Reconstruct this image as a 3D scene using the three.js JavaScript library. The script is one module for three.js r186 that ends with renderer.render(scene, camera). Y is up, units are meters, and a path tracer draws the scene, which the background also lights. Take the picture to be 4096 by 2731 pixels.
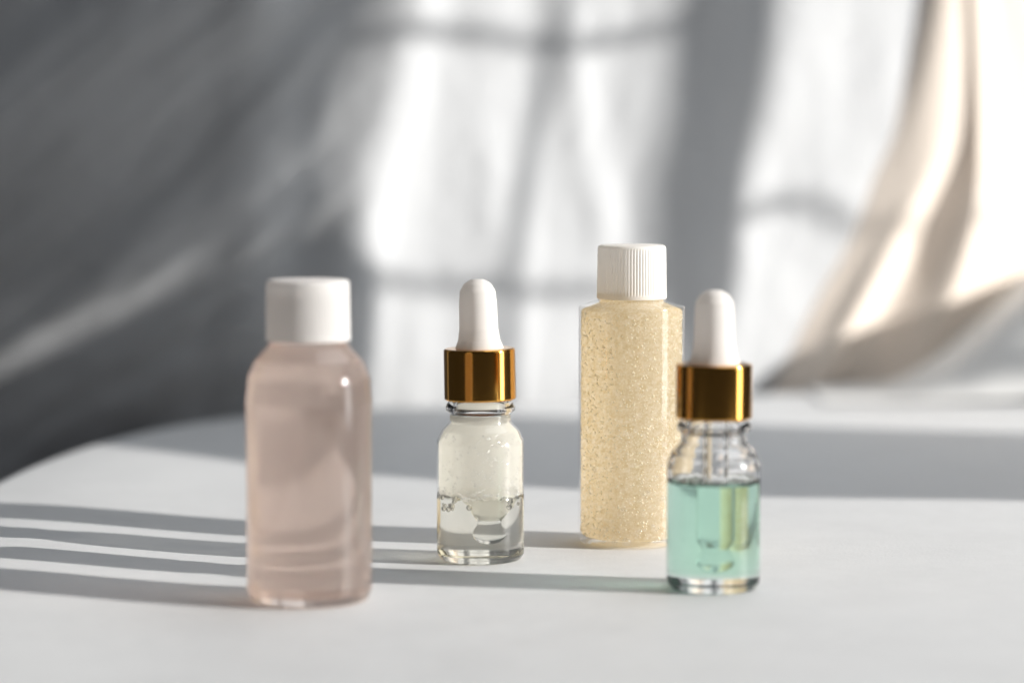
import * as THREE from 'three';
import { mergeGeometries, toCreasedNormals } from 'three/addons/utils/BufferGeometryUtils.js';
import { ImprovedNoise } from 'three/addons/math/ImprovedNoise.js';
import { RectAreaLightUniformsLib } from 'three/addons/lights/RectAreaLightUniformsLib.js';

// ---------------------------------------------------------------- camera, light, exposure
const W = 1024, H = 682, mm = 0.001;
const scene = new THREE.Scene();
const camera = new THREE.PerspectiveCamera(13.69, W / H, 0.05, 30);
camera.position.set(0, 0.1117, 0);
camera.rotation.x = -4.596 * Math.PI / 180;
camera.focus = 0.722;
camera.userData.fStop = 6.3;
scene.add(camera);

const renderer = new THREE.WebGLRenderer({ antialias: true });
renderer.setSize(W, H);
renderer.toneMapping = THREE.LinearToneMapping;
renderer.toneMappingExposure = 1.17;
renderer.shadowMap.enabled = true;
RectAreaLightUniformsLib.init();

scene.background = new THREE.Color(0.03, 0.03, 0.032);

const SUN = new THREE.Vector3(4.66, 1.408, 0.413);            // hard lamp, 5 m away: low, from the right and a little in front
const lamp = new THREE.SpotLight(new THREE.Color(1, 0.975, 0.935), 143, 0, 0.16, 0.2, 2);
lamp.name = 'spot_lamp_beam';
lamp.position.copy(SUN);
lamp.target.position.set(0, 0.03, -0.75);
lamp.castShadow = true;
lamp.shadow.radius = 0.8;
lamp.shadow.mapSize.set(4096, 4096);
scene.add(lamp, lamp.target);

const soft = new THREE.RectAreaLight(new THREE.Color(0.9, 0.965, 1.03), 1.42, 1.3, 0.9);
soft.name = 'softbox_light';
soft.position.set(0.5, 1.15, -1.0);
soft.lookAt(0.02, 0, -0.86);
scene.add(soft);

const strip = new THREE.RectAreaLight(new THREE.Color(0.96, 0.98, 1), 5, 0.2, 0.26);   // low panel on the right: the upright gleam on the glass and the collars
strip.name = 'strip_light';
strip.position.set(0.78, 0.05, -0.52);
strip.lookAt(0, 0.05, -0.68);
scene.add(strip);

// ---------------------------------------------------------------- helpers
let seedState = 7;
const rnd = () => { seedState = (seedState + 0x6d2b79f5) | 0; let t = Math.imul(seedState ^ (seedState >>> 15), 1 | seedState); t = (t + Math.imul(t ^ (t >>> 7), 61 | t)) ^ t; return ((t ^ (t >>> 14)) >>> 0) / 4294967296; };
const noise = new ImprovedNoise();
const P = (o) => new THREE.MeshPhysicalMaterial(o);
function part(name, geometry, material, parent, label) {
  const m = new THREE.Mesh(geometry, material);
  m.name = name; m.castShadow = true; m.receiveShadow = true;
  if (label) m.userData.label = label;
  parent.add(m);
  return m;
}
function thing(name, label, category, [x, y, z] = [0, 0, 0], group) {
  const g = new THREE.Group();
  g.name = name; g.position.set(x, y, z);
  g.userData = { label, category };
  if (group) g.userData.group = group;
  scene.add(g);
  return g;
}
// rounds the corners of a polyline of [r, h] (mm); third value = corner radius
function rounded(pts, n = 6) {
  const out = [];
  for (let i = 0; i < pts.length; i++) {
    const [x, y, r] = pts[i];
    if (!r || i === 0 || i === pts.length - 1) { out.push([x, y]); continue; }
    const a = new THREE.Vector2(pts[i - 1][0] - x, pts[i - 1][1] - y), b = new THREE.Vector2(pts[i + 1][0] - x, pts[i + 1][1] - y);
    const la = a.length(), lb = b.length(), ang = Math.acos(Math.max(-1, Math.min(1, a.dot(b) / la / lb)));
    let t = r / Math.tan(ang / 2); t = Math.min(t, la * 0.49, lb * 0.49);
    a.multiplyScalar(t / la); b.multiplyScalar(t / lb);
    for (let k = 0; k <= n; k++) {
      const s = k / n, u = 1 - s;
      out.push([x + u * u * a.x + s * s * b.x, y + u * u * a.y + s * s * b.y]);
    }
  }
  return out;
}
// surface of revolution from a profile in mm that runs from the bottom outwards and up (closed profiles go on inside)
function lathe(profile, seg = 96, mod, inward = false) {
  const pos = [], uv = [], idx = [], n = profile.length;
  let run = 0;
  for (let i = 0; i < n; i++) { if (i) run += Math.hypot(profile[i][0] - profile[i - 1][0], profile[i][1] - profile[i - 1][1]); for (let j = 0; j < seg; j++) {
    const a = (j / seg) * 2 * Math.PI;
    uv.push(1 - Math.abs(2 * j / seg - 1), run / 38);
    let [r, h] = profile[i];
    let y = h;
    if (mod) { const q = mod(r, h, a, i); r = q[0]; y = q[1]; }
    pos.push(r * Math.cos(a) * mm, y * mm, -r * Math.sin(a) * mm);
  } }
  for (let i = 0; i < n - 1; i++) for (let j = 0; j < seg; j++) {
    const a = i * seg + j, b = i * seg + (j + 1) % seg, c = a + seg, d = b + seg;
    const lo = profile[i][0] < 1e-6, hi = profile[i + 1][0] < 1e-6;
    if (!inward) { if (!lo) idx.push(a, b, d); if (!hi) idx.push(a, d, c); } else { if (!lo) idx.push(a, d, b); if (!hi) idx.push(a, c, d); }
  }
  // poles become one vertex
  for (const k of [0, n - 1]) if (profile[k][0] < 1e-6) for (let q = 0; q < idx.length; q++) if (idx[q] >= k * seg && idx[q] < (k + 1) * seg) idx[q] = k * seg;
  const g = new THREE.BufferGeometry();
  g.setAttribute('position', new THREE.Float32BufferAttribute(pos, 3));
  g.setAttribute('uv', new THREE.Float32BufferAttribute(uv, 2));
  g.setIndex(idx);
  g.computeVertexNormals();
  return g;
}
function noiseTexture(size, fn, srgb = false) {
  const d = new Uint8Array(size * size * 4);
  for (let y = 0; y < size; y++) for (let x = 0; x < size; x++) {
    const c = fn(x / size, y / size), o = (y * size + x) * 4;
    for (let k = 0; k < 3; k++) d[o + k] = Math.max(0, Math.min(255, (Array.isArray(c) ? c[k] : c) * 255));
    d[o + 3] = 255;
  }
  const t = new THREE.DataTexture(d, size, size);
  t.wrapS = t.wrapT = THREE.RepeatWrapping; t.magFilter = THREE.LinearFilter; t.minFilter = THREE.LinearMipmapLinearFilter;
  if (srgb) t.colorSpace = THREE.SRGBColorSpace;
  t.needsUpdate = true;
  return t;
}
// noise that tiles over the unit square
function tiling(x, y, f, z = 0) {
  const b = (u, v) => noise.noise(u * f, v * f, z);
  return b(x, y) * (1 - x) * (1 - y) + b(x - 1, y) * x * (1 - y) + b(x, y - 1) * (1 - x) * y + b(x - 1, y - 1) * x * y;
}

// ---------------------------------------------------------------- materials
const glass = P({ color: 0xffffff, transmission: 1, roughness: 0.06, ior: 1.46, thickness: 0.01 });
const shellGlass = P({ color: 0xffffff, transmission: 1, roughness: 0.1, ior: 1.5, thickness: 0 });
const pane = P({ color: 0xffffff, transmission: 1, roughness: 0.12, ior: 2.2, thickness: 0 });
const whitePlastic = P({ color: new THREE.Color(0.93, 0.915, 0.895), roughness: 1, transmission: 0.5, thickness: 0, specularIntensity: 0.3, clearcoat: 0.4, clearcoatRoughness: 0.4 });
const rubber = P({ color: new THREE.Color(0.88, 0.85, 0.82), roughness: 1, transmission: 0.4, thickness: 0, specularIntensity: 0.3, clearcoat: 0.25, clearcoatRoughness: 0.5 });
const gold = P({ color: new THREE.Color(0.76, 0.39, 0.085), metalness: 1, roughness: 0.12 });

// ---------------------------------------------------------------- table
const paperBump = noiseTexture(512, (x, y) => 0.5 + 0.5 * tiling(x, y, 120, 1) + 0.35 * tiling(x, y, 60, 4) + 0.2 * (rnd() - 0.5));
paperBump.repeat.set(11, 11);
const paperTone = noiseTexture(512, (x, y) => 0.975 + 0.025 * tiling(x, y, 9, 6) + 0.02 * tiling(x, y, 40, 3) + 0.015 * (rnd() - 0.5), true);
paperTone.repeat.set(5, 5);
{
  // outline of the top, counter-clockwise seen from above (x, z in mm), then rings from the middle to the rounded rim
  const line = [], edge = (x0, z0, x1, z1, n) => { for (let k = 0; k < n; k++) line.push([x0 + (x1 - x0) * k / n, z0 + (z1 - z0) * k / n]); };
  edge(340, -430, 340, -1225, 70); edge(340, -1225, -30, -1085, 60);
  for (let k = 0; k < 70; k++) { const a = Math.PI / 2 * (1 + k / 70); line.push([-30 + 130 * Math.cos(a), -800 - 285 * Math.sin(a)]); }
  edge(-160, -800, -160, -430, 50); edge(-160, -430, 340, -430, 50);
  const cx = 80, cz = -760, n = line.length, pos = [], uv = [], idx = [];
  const top = (x, z) => 2.5 * THREE.MathUtils.smoothstep(-x, 62, 138) + 0.12 * noise.noise(x / 60, z / 60, 2);   // the top lifts a little to the left
  const rings = [];
  for (let k = 1; k <= 46; k++) rings.push([k / 46, 9, 0]);
  for (let k = 1; k <= 10; k++) { const a = k / 10 * Math.PI / 2; rings.push([1, 9 - 9 * Math.sin(a), 9 - 9 * Math.cos(a)]); }
  rings.push([1, 0, 26], [0.2, 0, 27]);
  pos.push(cx * mm, top(cx, cz) * mm, cz * mm); uv.push(cx * mm, cz * mm);
  for (const [t, inset, drop] of rings) for (let i = 0; i < n; i++) {
    const [bx, bz] = line[i], dx = bx - cx, dz = bz - cz, len = Math.hypot(dx, dz), k = t * (len - inset) / len;
    const x = cx + dx * k, z = cz + dz * k;
    pos.push(x * mm, (top(x, z) - drop) * mm, z * mm); uv.push(x * mm, z * mm);
  }
  for (let i = 0; i < n; i++) idx.push(0, 1 + i, 1 + (i + 1) % n);
  for (let k = 0; k < rings.length - 1; k++) for (let i = 0; i < n; i++) { const a = 1 + k * n + i, b = 1 + k * n + (i + 1) % n; idx.push(a, a + n, b, b, a + n, b + n); }
  const g = new THREE.BufferGeometry();
  g.setAttribute('position', new THREE.Float32BufferAttribute(pos, 3)); g.setAttribute('uv', new THREE.Float32BufferAttribute(uv, 2)); g.setIndex(idx); g.computeVertexNormals();
  const t = part('tabletop', g, P({ color: new THREE.Color(0.76, 0.76, 0.76), roughness: 0.6, bumpMap: paperBump, map: paperTone, bumpScale: 0.00005 }), scene, 'white matte tabletop with a rounded back left corner under the bottles');
  t.userData.category = 'table';
}

// ---------------------------------------------------------------- backdrop cloth
const smooth = THREE.MathUtils.smoothstep, bell = (x, w) => Math.exp(-(x * x) / (w * w));
const clothWeave = noiseTexture(256, (x, y) => 0.5 + 0.25 * Math.sin(x * 2 * Math.PI * 64) * Math.sin(y * 2 * Math.PI * 64) + 0.25 * (rnd() - 0.5));
clothWeave.repeat.set(20, 20);
// height of the hanging cloth towards the room, in mm, at x, y (mm along the cloth and up)
function clothHeight(x, y) {
  const s = (x + 58) * 0.62 - (y - 125) * 0.785, q = (x + 58) * 0.785 + (y - 125) * 0.62;   // across and along the long diagonal fold
  const run = (1 - smooth(q, -20, 40)) * (1 - smooth(x, -108, -76));
  let h = run * (20 * (s < -76 ? bell(s + 76, 26) : bell(s + 76, 28)) + 4 * bell(s - 20, 20));
  h -= 0.25 * Math.max(0, -92 - x) * smooth(-x, 92, 125);
  h += run * 4 * bell(s + 44, 11) * smooth(q, -170, -60);
  h += 5 * bell(x + 72 - (y - 60) * 0.12, 15) * (1 - smooth(y, 40, 130));
  h += 5.5 * bell(x + 54 - (y - 100) * 0.22, 13) + 2.2 * bell(x + 5 + (y - 60) * 0.05, 16);
  h += 2.2 * bell(x - 34 + (y - 80) * 0.18, 7) * smooth(y, 40, 80) + 5 * bell(x - 78, 20);
  const lf = smooth(-x, 50, 90);
  h += lf * (5 * noise.noise(s / 16, q / 90, 4.4) + 2 * noise.noise(s / 7, q / 45, 2.9)) + (1 - lf) * (1.8 * noise.noise(x / 28, y / 70, 3.3) + 0.7 * noise.noise(x / 12, y / 40, 8.1)) + 0.5 * noise.noise(x / 6, y / 9, 1.7);
  return h;
}
{
  const g = new THREE.PlaneGeometry(1.1, 0.62, 330, 186), p = g.attributes.position;
  for (let i = 0; i < p.count; i++) p.setZ(i, clothHeight(p.getX(i) / mm, p.getY(i) / mm + 90) * mm);
  g.computeVertexNormals();
  const m = part('backdrop_cloth', g, P({ color: new THREE.Color(0.535, 0.542, 0.552), roughness: 0.9, bumpMap: clothWeave, bumpScale: 0.0002 }), scene, 'grey white backdrop cloth with a long diagonal fold hanging behind the table');
  m.position.set(0, 0.09, -1.12); m.rotation.y = 20 * Math.PI / 180;
  m.userData.category = 'backdrop cloth';
}

// ---------------------------------------------------------------- cream drape gathered at the right
{
  // fold lines from the gather at the top to the hem: points (mm in the plane of the cloth) and how far each stands out
  const folds = [
    [-5, [160, 168], [144, 105], [131, 74], [114, 41], [92, -3]],
    [2, [164, 168], [155, 105], [141, 71], [122, 34], [98, -3]],
    [7.5, [170, 168], [165, 105], [150, 71], [132, 38], [107, -3]],
    [3.5, [173, 168], [175, 105], [160, 71], [142, 34], [118, -3]],
    [17, [175.5, 168], [178.5, 105], [174, 71], [161, 34], [139, -3]],
    [17.5, [176.8, 168], [179.6, 105], [177, 71], [166, 34], [147, -2]],
    [15, [178, 168], [181.5, 105], [182.5, 71], [173, 34], [154, 4]],
    [10, [182, 168], [187.5, 105], [193, 68], [189, 34], [176, 16]],
    [8, [184, 168], [194, 113], [204, 68], [204, 41], [199, 28]],
    [9, [188, 168], [204, 121], [217, 79], [221, 38], [216, 21]],
    [12, [192, 168], [212, 121], [231, 79], [237, 38], [230, 18]],
    [9, [204, 168], [228, 121], [250, 79], [256, 38], [250, 24]],
    [6, [216, 168], [240, 121], [266, 79], [272, 38], [266, 20]],
  ].map(([d, ...pts]) => ({ d, c: new THREE.SplineCurve(pts.map(([x, y]) => new THREE.Vector2(x, y))) }));
  const NU = 240, NV = 170, pos = [], uv = [], idx = [];
  for (let j = 0; j <= NV; j++) {
    const v = j / NV, late = 0.25 + 0.75 * smooth(v, 0.1, 0.55);
    const across = new THREE.CatmullRomCurve3(folds.map(({ d, c }) => { const p = c.getPoint(v); return new THREE.Vector3(p.x, p.y, d < 3 ? d : 3 + (d - 3) * late); }), false, 'catmullrom', 0.5);
    for (let i = 0; i <= NU; i++) {
      const u = i / NU, p = across.getPoint(u), w = p.z + 0.6 * noise.noise(u * 5, v * 2.5, 5) + 0.25 * noise.noise(u * 24, v * 5, 9);
      pos.push(p.x * 1.08 * mm, (111.7 + (p.y - 111.7) * 1.08) * mm, (-1120 - 0.364 * 1.08 * p.x + 4 + w) * mm);
      uv.push(p.x * mm * 20, p.y * mm * 20);
    }
  }
  for (let j = 0; j < NV; j++) for (let i = 0; i < NU; i++) { const k = j * (NU + 1) + i; idx.push(k, k + NU + 1, k + 1, k + 1, k + NU + 1, k + NU + 2); }
  const g = new THREE.BufferGeometry();
  g.setAttribute('position', new THREE.Float32BufferAttribute(pos, 3)); g.setAttribute('uv', new THREE.Float32BufferAttribute(uv, 2)); g.setIndex(idx); g.computeVertexNormals();
  const m = part('draped_cloth', g, P({ color: new THREE.Color(0.95, 0.84, 0.735), roughness: 1, transmission: 0.14, thickness: 0, side: THREE.DoubleSide, bumpMap: clothWeave, bumpScale: 0.0001 }), scene, 'cream draped cloth gathered into fan pleats at the right edge');
  m.userData.category = 'draped cloth';
}

// ---------------------------------------------------------------- white cloth humped up at the back right end of the table
{
  const nx = 90, nz = 60, g = new THREE.PlaneGeometry(1, 1, nx, nz), p = g.attributes.position;
  for (let i = 0; i < p.count; i++) {
    const x = 120 + 215 * (p.getX(i) + 0.5), back = p.getY(i) + 0.5, z = -1088 - 0.378 * Math.max(0, x - 60) * back - 40 * back;
    const h = 50 * smooth(x, 145, 238) * (1 - 0.9 * smooth(x, 246, 330)) * Math.pow(smooth(back, -0.05, 0.4), 0.8) + 1.2 * noise.noise(x / 20, back * 3, 4) * smooth(x, 135, 170);
    p.setXYZ(i, x * mm, (h + 0.8) * mm, z * mm);
  }
  g.computeVertexNormals();
  const m = part('humped_cloth', g, P({ color: new THREE.Color(0.8, 0.79, 0.77), roughness: 1, side: THREE.DoubleSide }), scene, 'pale cloth humped up on the table below the hem of the drape, far right');
  m.userData.category = 'cloth';
}

// ---------------------------------------------------------------- window wall outside the frame, through which the lamp shines
{
  const t = thing('window_wall', 'pale wall with a barred window opening at the right of the table', 'window wall');
  t.rotation.y = 20 * Math.PI / 180;
  const k = -252.8;
  const poly = (pts) => pts.map(([x, y]) => new THREE.Vector2(x * mm, y * mm));
  const smoothLine = (pts, n = 40) => new THREE.SplineCurve(poly(pts)).getPoints(n);
  const outer = new THREE.Shape([...smoothLine([[1095, 120], [1086, 215], [1076, 242], [1059, 256], [1060, 270], [1084, 292], [1118, 320], [1160, 360]]), ...poly([[1160, 700], [1760, 700], [1760, 120]])]);
  const leftEdge = smoothLine([[1362, 540], [1360, 493], [1357, 481], [1350, 462], [1345, 446], [1342, 430], [1344, 414], [1354, 405], [1354, 370]]);
  outer.holes.push(new THREE.Path([...leftEdge, ...poly([[1348, 362], [1317, 350], [1312, 335], [1310, 318], [1316, 299], [1320, 280], [1660, 280], [1660, 540]])]));
  outer.holes.push(new THREE.Path([...smoothLine([[1337, 453], [1329, 445.5], [1314, 432], [1290, 413], [1263, 395.5], [1234, 378]]), ...smoothLine([[1237, 371.5], [1271.5, 387.5], [1298.5, 402], [1323, 420], [1333, 429], [1339, 437]])]));   // a gap, closed by a strip of sheer net
  const wm = P({ color: new THREE.Color(0.5, 0.49, 0.48), roughness: 0.8 });
  const slab = (shape, d, z) => { const g = new THREE.ExtrudeGeometry(shape, { depth: d * mm, bevelEnabled: false }); g.translate(0, 0, (k + z) * mm); return g; };
  part('wall', slab(outer, 2, 0), wm, t);
  part('sheer_strip', slab(new THREE.Shape(poly([[1228, 362], [1339, 430], [1339, 462], [1222, 388]])), 0.3, 3), P({ color: new THREE.Color(0.6, 0.6, 0.6), roughness: 1, transparent: true, opacity: 0.7 }), t);
  const strip = (pts, w) => {   // a bar of width w along a polyline
    const c = new THREE.SplineCurve(poly(pts)).getPoints(24), L = [], R = [];
    c.forEach((p, i) => { const a = c[Math.max(0, i - 1)], b = c[Math.min(c.length - 1, i + 1)], d = b.clone().sub(a).normalize(), n = new THREE.Vector2(-d.y, d.x).multiplyScalar(w / 2 * mm); L.push(p.clone().add(n)); R.push(p.clone().sub(n)); });
    return new THREE.Shape([...L, ...R.reverse()]);
  };
  const wood = P({ color: new THREE.Color(0.5, 0.45, 0.4), roughness: 0.7 });
  part('window_bar', slab(strip([[1355, 476.5], [1389, 477], [1416, 474], [1452, 479]], 3.6), 1.5, 3), wood, t);
  part('window_bar', slab(strip([[1350, 408.5], [1402, 403.5], [1446, 403]], 3.4), 1.5, 3), wood, t);
  part('window_bar', slab(strip([[1433, 545], [1421.4, 491], [1410.6, 442], [1402.6, 405], [1399.9, 364], [1398, 280]], 5), 1.5, 5), wood, t);
  part('window_bar', slab(strip([[1474, 423.5], [1494.8, 429], [1512, 420]], 3.8), 1.5, 3), wood, t);
  part('window_bar', slab(strip([[1511.5, 420.2], [1560, 418], [1664, 424]], 1.5), 1.5, 5), wood, t);
  const post = new THREE.Shape([...smoothLine([[1458, 545], [1451.3, 491.6], [1447.7, 454.6], [1444.3, 426.4], [1445.2, 398], [1450, 388], [1453, 370], [1454, 280]]), ...smoothLine([[1464, 280], [1464, 370], [1467, 388], [1471.9, 403], [1473.9, 426.1], [1481.6, 454.6], [1487.7, 492.2], [1496, 545]])]);
  part('window_post', slab(post, 2, 2.5), wood, t);
}

// ---------------------------------------------------------------- bottles
function ribbedCap(r0, r1, h, ribs, parent, y) {
  const seg = ribs * 6;
  const prof = rounded([[0, h], [r1, h, 1.1], [r0, 0, 0.2], [r0 - 1.1, 0]].reverse().map((p) => p), 6);
  // dense rows up the side so that the ribs start and end softly
  const rows = [[r0 - 1.1, 0], [r0 - 0.15, 0], [r0, 0.15], [r0, 0.9], [r0 - 0.02, 1.1]];
  for (let k = 0; k <= 10; k++) rows.push([r0 + (r1 - r0) * (0.12 + 0.72 * k / 10), h * (0.12 + 0.72 * k / 10)]);
  rows.push([r1, h - 1.2]);
  for (let k = 1; k <= 6; k++) { const a = k / 6 * Math.PI / 2; rows.push([r1 - 1.0 + 1.0 * Math.cos(a), h - 1.0 + 1.0 * Math.sin(a)]); }
  rows.push([r1 * 0.5, h + 0.08]); rows.push([0, h + 0.1]);
  const g = lathe(rows, seg, (r, hh, a) => {
    const band = THREE.MathUtils.smoothstep(hh, 1.0, 1.7) * (1 - THREE.MathUtils.smoothstep(hh, h - 1.3, h - 0.6));
    const w = 0.5 + 0.5 * Math.cos(a * ribs);
    return [r - 0.16 * band * Math.pow(w, 1.5), hh];
  });
  const m = part('cap', g, whitePlastic, parent);
  m.position.y = y * mm;
  return m;
}

function dropperBottle(name, label, pos) {
  const t = thing(name, label, 'dropper bottle', pos);
  const outer = rounded([[0, 0.5], [6.5, 0.5, 0.5], [8.2, 0, 0.5], [9.9, 0.1, 1.0], [10.95, 1.6, 1.2], [11, 29.8, 3.2], [9.6, 32.8, 2.5], [7.7, 34.6, 1.4], [7.65, 36.8, 0.4], [8.65, 37.6, 0.5], [8.7, 38.6, 0.4], [8.1, 39.6, 0.4], [7.4, 41], [7.4, 50]], 8);
  return { t, outer };
}
const innerWall = (from) => [[5.2, 50], [5.2, 36], [6.2, 34.2, 1.2], [9.2, 31.2, 2.5], [9.75, 28.5, 2]].filter((p) => p[1] > from);
function topParts(t, lean = 0, leanZ = 0) {
  const top = new THREE.Group();
  const collar = lathe(rounded([[7.9, 0.2], [8.7, 0, 0.2], [8.98, 0.35, 0.3], [8.93, 12.9, 0.7], [5.4, 12.95]], 5), 96);
  const tilt = (m, y) => { m.position.y = y * mm; m.rotation.z = lean; return m; };
  tilt(part('collar', collar, gold, t), 40.3);
  const bulb = lathe(rounded([[0, 0], [6.2, 0, 0.2], [5.9, 0.6, 0.5], [5.25, 2.2, 2], [4.85, 5, 2], [4.7, 11.5, 2], [4.45, 14.5, 2.5], [3.3, 16.4, 2], [1.6, 17.35, 1], [0, 17.5]], 6), 72);
  const b = tilt(part('rubber_bulb', bulb, rubber, t), 53.0);
  b.position.x = -Math.sin(lean) * 12.9 * mm; b.rotation.z = lean + leanZ;
}
const solid = (prof) => [...prof];

const bubbleGlass = P({ color: 0xffffff, transmission: 1, roughness: 0.05, ior: 1.4, thickness: 0.001 });
const bubbleBall = (() => { const g = new THREE.IcosahedronGeometry(1, 3); const ix = [], n = g.attributes.position.count; for (let i = 0; i < n; i += 3) ix.push(i, i + 2, i + 1); g.setIndex(ix); const nm = g.attributes.normal; for (let i = 0; i < n; i++) nm.setXYZ(i, -nm.getX(i), -nm.getY(i), -nm.getZ(i)); return g; })();   // an air pocket: its faces look inwards
const whiteSpeck = P({ color: new THREE.Color(0.99, 0.985, 0.96), transmission: 0.45, roughness: 0.35, thickness: 0 });

const creamBubble = P({ color: new THREE.Color(0.99, 0.965, 0.885), transmission: 0.85, roughness: 0.9, thickness: 0, specularIntensity: 1 });
const filmBall = new THREE.IcosahedronGeometry(1, 3);
function bubbles(name, list, geometry, material, parent) {
  const m = new THREE.InstancedMesh(geometry, material, list.length), q = new THREE.Matrix4();
  list.forEach(([x, y, z, r], i) => { q.makeScale(r * mm, r * mm * (0.92 + 0.16 * rnd()), r * mm).setPosition(x * mm, y * mm, z * mm); m.setMatrixAt(i, q); });
  m.name = name; m.userData.kind = 'stuff'; parent.add(m);
  return m;
}
const onRing = (a, r) => [r * Math.cos(a), -r * Math.sin(a)];   // a = -90 degrees faces the camera
const pipetteUpper = [[3.05, 25.6], [3.05, 50], [2.1, 50], [2.1, 25.6], [3.05, 25.6]], pipetteProfile = [[0, 4.4], [0.9, 4.45], [1.8, 4.8], [2.6, 5.5], [3.05, 6.4], [3.05, 7.2], [2.7, 8.2], [2.25, 9], [2.1, 9.6], [2.2, 10.2], [2.6, 10.9], [2.95, 11.7], [3.05, 12.6], [3.05, 24.9], [0, 24.9]];

// green
{
  const { t, outer } = dropperBottle('green_dropper_bottle', 'glass dropper bottle half full of pale green liquid, gold collar and white bulb', [0.04745, 0, -0.6638]);
  const level = 25;
  const bodyAt = outer.findIndex(([r, h]) => r > 10.9 && h > 15), foot = [...outer.slice(0, outer.findIndex(([r, h]) => r > 10.9 && h > 3)), [11, 3.4]];
  const rise = (a) => 0.25 * noise.noise(Math.cos(a) * 2, Math.sin(a) * 2, 3) + 0.12 * noise.noise(Math.cos(a) * 7, Math.sin(a) * 7, 5);
  part('glass_base', lathe([...foot, [11, 12], [11, level + 1.15], ...rounded([[11, level + 1.2], [10.2, level + 1.25, 0.3], [9.6, level + 0.3, 0.6], [8.2, level, 0.6], [0, level]], 5)], 128, (r, h, a) => [r, h > level - 0.2 && r < 10 ? h + rise(a) : h]), glass, t);
  part('glass_body', lathe([[10.05, level + 1.35], [10.95, level + 1.3], [11, level + 1.4], ...outer.slice(bodyAt).filter(([, h]) => h > level + 1.5), [7.2, 50], [6.4, 50], [6.4, 36.2], ...rounded([[6.5, 36], [6.6, 34.2, 1], [9.2, 31.4, 2], [10.0, 28.5, 1.5], [10.0, level + 1.4]], 6)], 128), glass, t);
  part('liquid', lathe(rounded([[0, 3.2], [9.0, 2.9, 1.2], [9.9, 4.5, 1.2], [10.3, 8], [10.3, level + 0.7, 0.3], [8.9, level - 0.15, 0.6], [0, level - 0.15]], 6), 96), P({ color: 0xffffff, transmission: 1, roughness: 0, ior: 1.001, thickness: 0.01, attenuationColor: new THREE.Color(0.66, 0.9, 0.79), attenuationDistance: 0.014 }), t);
  const pip = part('pipette', lathe(pipetteProfile, 64), P({ color: 0xffffff, transmission: 1, roughness: 0, ior: 1.1, thickness: 0.003 }), t);
  const tube = part('pipette_tube', lathe(pipetteUpper, 48), glass, t);
  pip.position.x = tube.position.x = 0.4 * mm;
  const foam = [];
  for (let k = 0; k < 130; k++) { const a = rnd() * 2 * Math.PI, r = 9.8 - 0.6 * rnd() * rnd(); const [x, z] = onRing(a, r - 0.25); foam.push([x, level + 1.15 + 0.35 * rnd(), z, 0.16 + 0.26 * rnd()]); }
  for (let k = 0; k < 60; k++) { const a = Math.PI + (rnd() - 0.5) * 2.4, r = 4 + 5 * rnd(); const [x, z] = onRing(a, r); foam.push([x, level + 0.35 + 0.3 * rnd(), z, 0.12 + 0.26 * rnd()]); }
  bubbles('bubbles', foam, filmBall, whiteSpeck, t);
  topParts(t, 0, 0);
}
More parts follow.
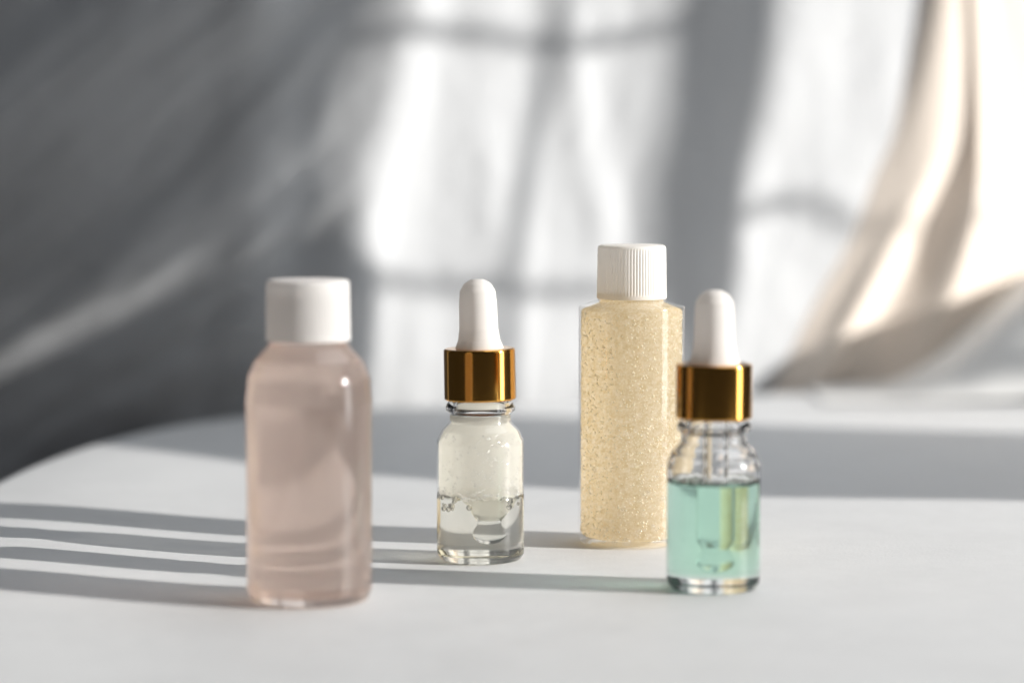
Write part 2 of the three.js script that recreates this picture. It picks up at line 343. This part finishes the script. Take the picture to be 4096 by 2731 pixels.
// clear
{
  const { t, outer } = dropperBottle('clear_dropper_bottle', 'glass dropper bottle of cloudy colourless gel between the pink and the yellow bottle', [-0.00791, 0, -0.7075]);
  const wave = (r0, a) => { const r = Math.min(r0, 10); return 1.5 * noise.noise(r * Math.cos(a) / 3.2, r * Math.sin(a) / 3.2, 2) + 0.6 * noise.noise(r * Math.cos(a) / 1.2, r * Math.sin(a) / 1.2, 7); };
  const bodyAt = outer.findIndex(([r, h]) => r > 10.9 && h > 15), foot = [...outer.slice(0, outer.findIndex(([r, h]) => r > 10.9 && h > 3)), [11, 3.4]];
  part('glass_body', lathe([[11, 16.15], [11, 18.5], ...outer.slice(bodyAt).filter(([, h]) => h > 18.6 && h < 35.2)], 128, (r, h, a) => [r, h < 16.5 ? h + wave(r, a) : h]), shellGlass, t);
  part('glass_neck', lathe([...outer.filter(([r, h]) => h > 35.2 || (r < 7.75 && h > 34.7)), [7.2, 50], [6.6, 50], [6.6, 36], [6.75, 34.8]], 128), glass, t);
  const lower = part('clear_liquid', lathe([...foot, [11, 6], [11, 10], [11, 16.0], ...rounded([[11, 16.05], [10.9, 16.4, 0.2], [9, 16.3, 0.3], [6, 16.3, 0.3], [3, 16.3, 0.3], [0, 16.3]], 5)], 128, (r, h, a) => [r, h > 15.9 ? h + wave(r, a) : h]), P({ color: 0xffffff, transmission: 1, roughness: 0.05, ior: 1.42, thickness: 0.01, attenuationColor: new THREE.Color(0.97, 0.955, 0.89), attenuationDistance: 0.015 }), t);
  part('inner_floor', lathe(rounded([[0, 2.3], [5, 2.5, 1], [8.8, 3.2, 1.5], [9.9, 5.5, 1], [9.95, 14]], 8), 96), P({ color: 0xffffff, transmission: 1, roughness: 0.06, ior: 1.22, thickness: 0 }), t);
  const gelM = P({ color: new THREE.Color(1, 0.985, 0.93), transmission: 0.9, roughness: 0.84, thickness: 0, specularIntensity: 0 });
  part('gel', lathe(rounded([[0, 16.75], [3, 16.75, 0.3], [6, 16.75, 0.3], [9.4, 16.75, 0.5], [10.4, 17.0, 0.3], [10.45, 19], [10.45, 29.5, 3], [9.2, 32.5, 2], [7.2, 34.4, 1], [6.9, 36.6], [0, 36.8]], 8), 128, (r, h, a) => {
    const k = 1 - smooth(h, 17.5, 20);
    return [r, h + k * wave(r, a)];
  }), gelM, t);
  const pip = part('pipette', lathe(pipetteProfile, 64), P({ color: 0xffffff, transmission: 1, roughness: 0, ior: 1.05, thickness: 0.003 }), t);
  pip.position.set(1.6 * mm, 0, 0.5 * mm);
  const list = [];
  for (let k = 0; k < 420; k++) { const a = -Math.PI / 2 + (rnd() + rnd() - 0.8) * 1.5, [x, z] = onRing(a, 10.55 + 0.2 * rnd()); const h = 17.5 + 15 * Math.pow(rnd(), 1.5); list.push([x, h, z, 0.1 + 0.34 * Math.pow(rnd(), 2.5)]); }
  for (let k = 0; k < 90; k++) { const a = -Math.PI / 2 + (rnd() - 0.5) * 2.9, [x, z] = onRing(a, 10.4 + 0.3 * rnd()); list.push([x, 16.8 + 3 * rnd() * rnd(), z, 0.2 + 0.4 * rnd() * rnd()]); }
  for (let k = 0; k < 18; k++) { const a = (k < 14 ? Math.PI + 0.55 : rnd() < 0.5 ? -0.5 : -1.9) + (rnd() - 0.5) * 0.7, [x, z] = onRing(a, 8.6 + 1.2 * rnd()); list.push([x, 13.3 + 3 * rnd(), z, 0.3 + 0.5 * rnd()]); }
  for (let k = 0; k < 22; k++) { const a = -Math.PI / 2 + (rnd() - 0.5) * 2.4, [x, z] = onRing(a, 6.6); list.push([x, 35 + 0.8 * rnd(), z, 0.12 + 0.2 * rnd()]); }
  bubbles('bubbles', list.filter((b) => b[1] > 16.5), filmBall, pane, t);
  part('gel_blob', lathe([[0, 10.2], [1.6, 10.3], [2.6, 10.9], [3.4, 12], [3.9, 13.5], [4.4, 15], [5.4, 16.4], [5.2, 17.5], [0, 17.6]], 64, (r, h, a) => [r * (1 + 0.35 * noise.noise(Math.cos(a) * 1.7, h / 1.6, Math.sin(a) * 1.7 + 4)), h]), P({ color: new THREE.Color(1, 0.99, 0.95), transmission: 1, roughness: 0.5, thickness: 0, specularIntensity: 0 }), t).position.set(1.6 * mm, 0, 0.5 * mm);
  bubbles('large_bubbles', list.filter((b) => b[1] <= 16.5), bubbleBall, bubbleGlass, t);
  topParts(t, 0.02, 0.01);
}
// yellow
{
  const t = thing('yellow_gel_bottle', 'tall straight bottle of yellow gel full of bubbles, with a white ribbed cap', 'bottle', [0.03103, 0, -0.735]);
  const outer = rounded([[0, 0.4], [10, 0.4, 0.5], [11.5, 0, 0.5], [13.6, 0.6, 1.6], [13.75, 3, 1], [13.75, 61.9, 0.9], [8.6, 63.6, 0.4], [8.4, 75]], 8);
  part('plastic_body', lathe(outer, 160), shellGlass, t);
  const mottle = noiseTexture(512, (x, y) => { const n = 0.5 + 0.8 * tiling(x, y, 60, 2) + 0.7 * tiling(x, y, 24, 5) + 0.5 * tiling(x, y, 110, 8); const k = Math.max(0, Math.min(1, n)); return [0.905 + 0.095 * k, 0.845 + 0.13 * k, 0.715 + 0.22 * k]; }, true);
  const g = lathe(rounded([[0, 1.3], [11.6, 1.9, 1], [12.8, 2.4, 1.1], [13.05, 3.6, 1], [13.05, 60.9, 0.9], [8.2, 62.9, 0.4], [8.0, 66], [0, 66.2]], 6), 160);
  part('gel', g, P({ map: mottle, transmission: 0.85, roughness: 0.9, thickness: 0, specularIntensity: 0 }), t);
  const list = [];
  for (let k = 0; k < 7000; k++) { const [x, z] = onRing(rnd() * 2 * Math.PI, 12.95 + 0.14 * rnd()); list.push([x, 2.5 + 58 * rnd(), z, 0.08 + 0.2 * Math.pow(rnd(), 2.5)]); }
  bubbles('fine_bubbles', list.splice(0), filmBall, creamBubble, t);
  for (let k = 0; k < 60; k++) { const [x, z] = onRing(rnd() * 2 * Math.PI, 12.95); list.push([x, 4 + 40 * rnd() * rnd(), z, 0.45 + 0.5 * rnd()]); }
  for (const [a, r] of [[-1.95, 0.8], [-1.7, 1.25], [-1.1, 0.8], [-0.92, 1.1], [-2.2, 0.5], [-0.6, 0.6]]) { const [x, z] = onRing(a, 12.6); list.push([x, 1.5 + r * 0.6, z, r]); }
  bubbles('bubbles', list, filmBall, pane, t);
  ribbedCap(9.05, 8.85, 13.9, 72, t, 63.8);
}
// pink
{
  const t = thing('pink_bottle', 'round shouldered bottle of translucent pale pink lotion with a white screw cap', 'bottle', [-0.0466, 0, -0.6475]);
  const outer = rounded([[0, 0.6], [9, 0.6, 0.8], [11, 0, 0.8], [13.6, 0.3, 1.8], [14.4, 3, 2], [14.45, 46, 6], [14.0, 51.5, 3], [12.4, 55.2, 3], [9.4, 58.4, 2.5], [8.6, 60, 0.4], [8.4, 71]], 8);
  part('plastic_body', lathe([...outer, [0, 71]], 128), P({ color: 0xffffff, transmission: 1, roughness: 0.06, ior: 1.42, thickness: 0.01, attenuationColor: new THREE.Color(1, 0.97, 0.955), attenuationDistance: 0.03 }), t);
  part('lotion', lathe(rounded([[0, 1.8], [12.6, 1.8, 1.8], [13.3, 4, 1.5], [13.3, 46, 5], [12.3, 53, 2.5], [11.2, 55.3, 0.3], [10.4, 55.0, 0.3], [0, 55.0]], 6), 96), P({ color: new THREE.Color(1, 0.918, 0.872), transmission: 0.96, roughness: 0.68, thickness: 0, specularIntensity: 0 }), t);
  ribbedCap(9.65, 9.45, 13.9, 80, t, 59.9);
}

// ---------------------------------------------------------------- the two lamps, outside the frame
{
  const t = thing('softbox', 'wide white softbox hanging above the back of the table', 'softbox');
  t.position.copy(soft.position); t.quaternion.copy(soft.quaternion);
  const back = new THREE.CylinderGeometry(0.12, 0.78, 0.3, 4, 1, true); back.rotateY(Math.PI / 4); back.rotateX(Math.PI / 2); back.scale(1.2, 0.84, 1); back.translate(0, 0, 0.185);
  part('housing', back, P({ color: new THREE.Color(0.02, 0.02, 0.02), roughness: 0.8, side: THREE.DoubleSide }), t);
  const d = new THREE.PlaneGeometry(1.3, 0.9); d.rotateY(Math.PI); d.translate(0, 0, 0.02);
  part('diffuser', d, P({ color: new THREE.Color(0.8, 0.8, 0.8), emissive: new THREE.Color(0.92, 0.97, 1), emissiveIntensity: 0.1, roughness: 0.9 }), t);
  const p = thing('strip_panel', 'low white light panel standing to the right of the table', 'light panel');
  p.position.copy(strip.position); p.quaternion.copy(strip.quaternion);
  const rim = new THREE.BoxGeometry(0.21, 0.27, 0.02); rim.translate(0, 0, 0.034);
  part('housing', rim, P({ color: new THREE.Color(0.02, 0.02, 0.02), roughness: 0.7 }), p);
  const face = new THREE.PlaneGeometry(0.2, 0.26); face.rotateY(Math.PI); face.translate(0, 0, 0.02);
  part('diffuser', face, P({ color: new THREE.Color(0.8, 0.8, 0.8), emissive: new THREE.Color(0.96, 0.98, 1), emissiveIntensity: 0.2, roughness: 0.9 }), p);
  const s = thing('spot_lamp', 'small black spot lamp far off to the right', 'lamp');
  s.position.copy(SUN); s.lookAt(lamp.target.position);
  const body = new THREE.CylinderGeometry(0.06, 0.05, 0.2, 40, 1, true); body.rotateX(Math.PI / 2); body.translate(0, 0, -0.08);
  part('housing', body, P({ color: new THREE.Color(0.02, 0.02, 0.02), roughness: 0.5, side: THREE.DoubleSide }), s);
  const lens = new THREE.CircleGeometry(0.045, 40); lens.translate(0, 0, -0.05);
  part('lamp_lens', lens, P({ color: new THREE.Color(0.5, 0.5, 0.5), emissive: new THREE.Color(1, 0.97, 0.93), emissiveIntensity: 1, roughness: 0.3 }), s);
}

renderer.render(scene, camera);
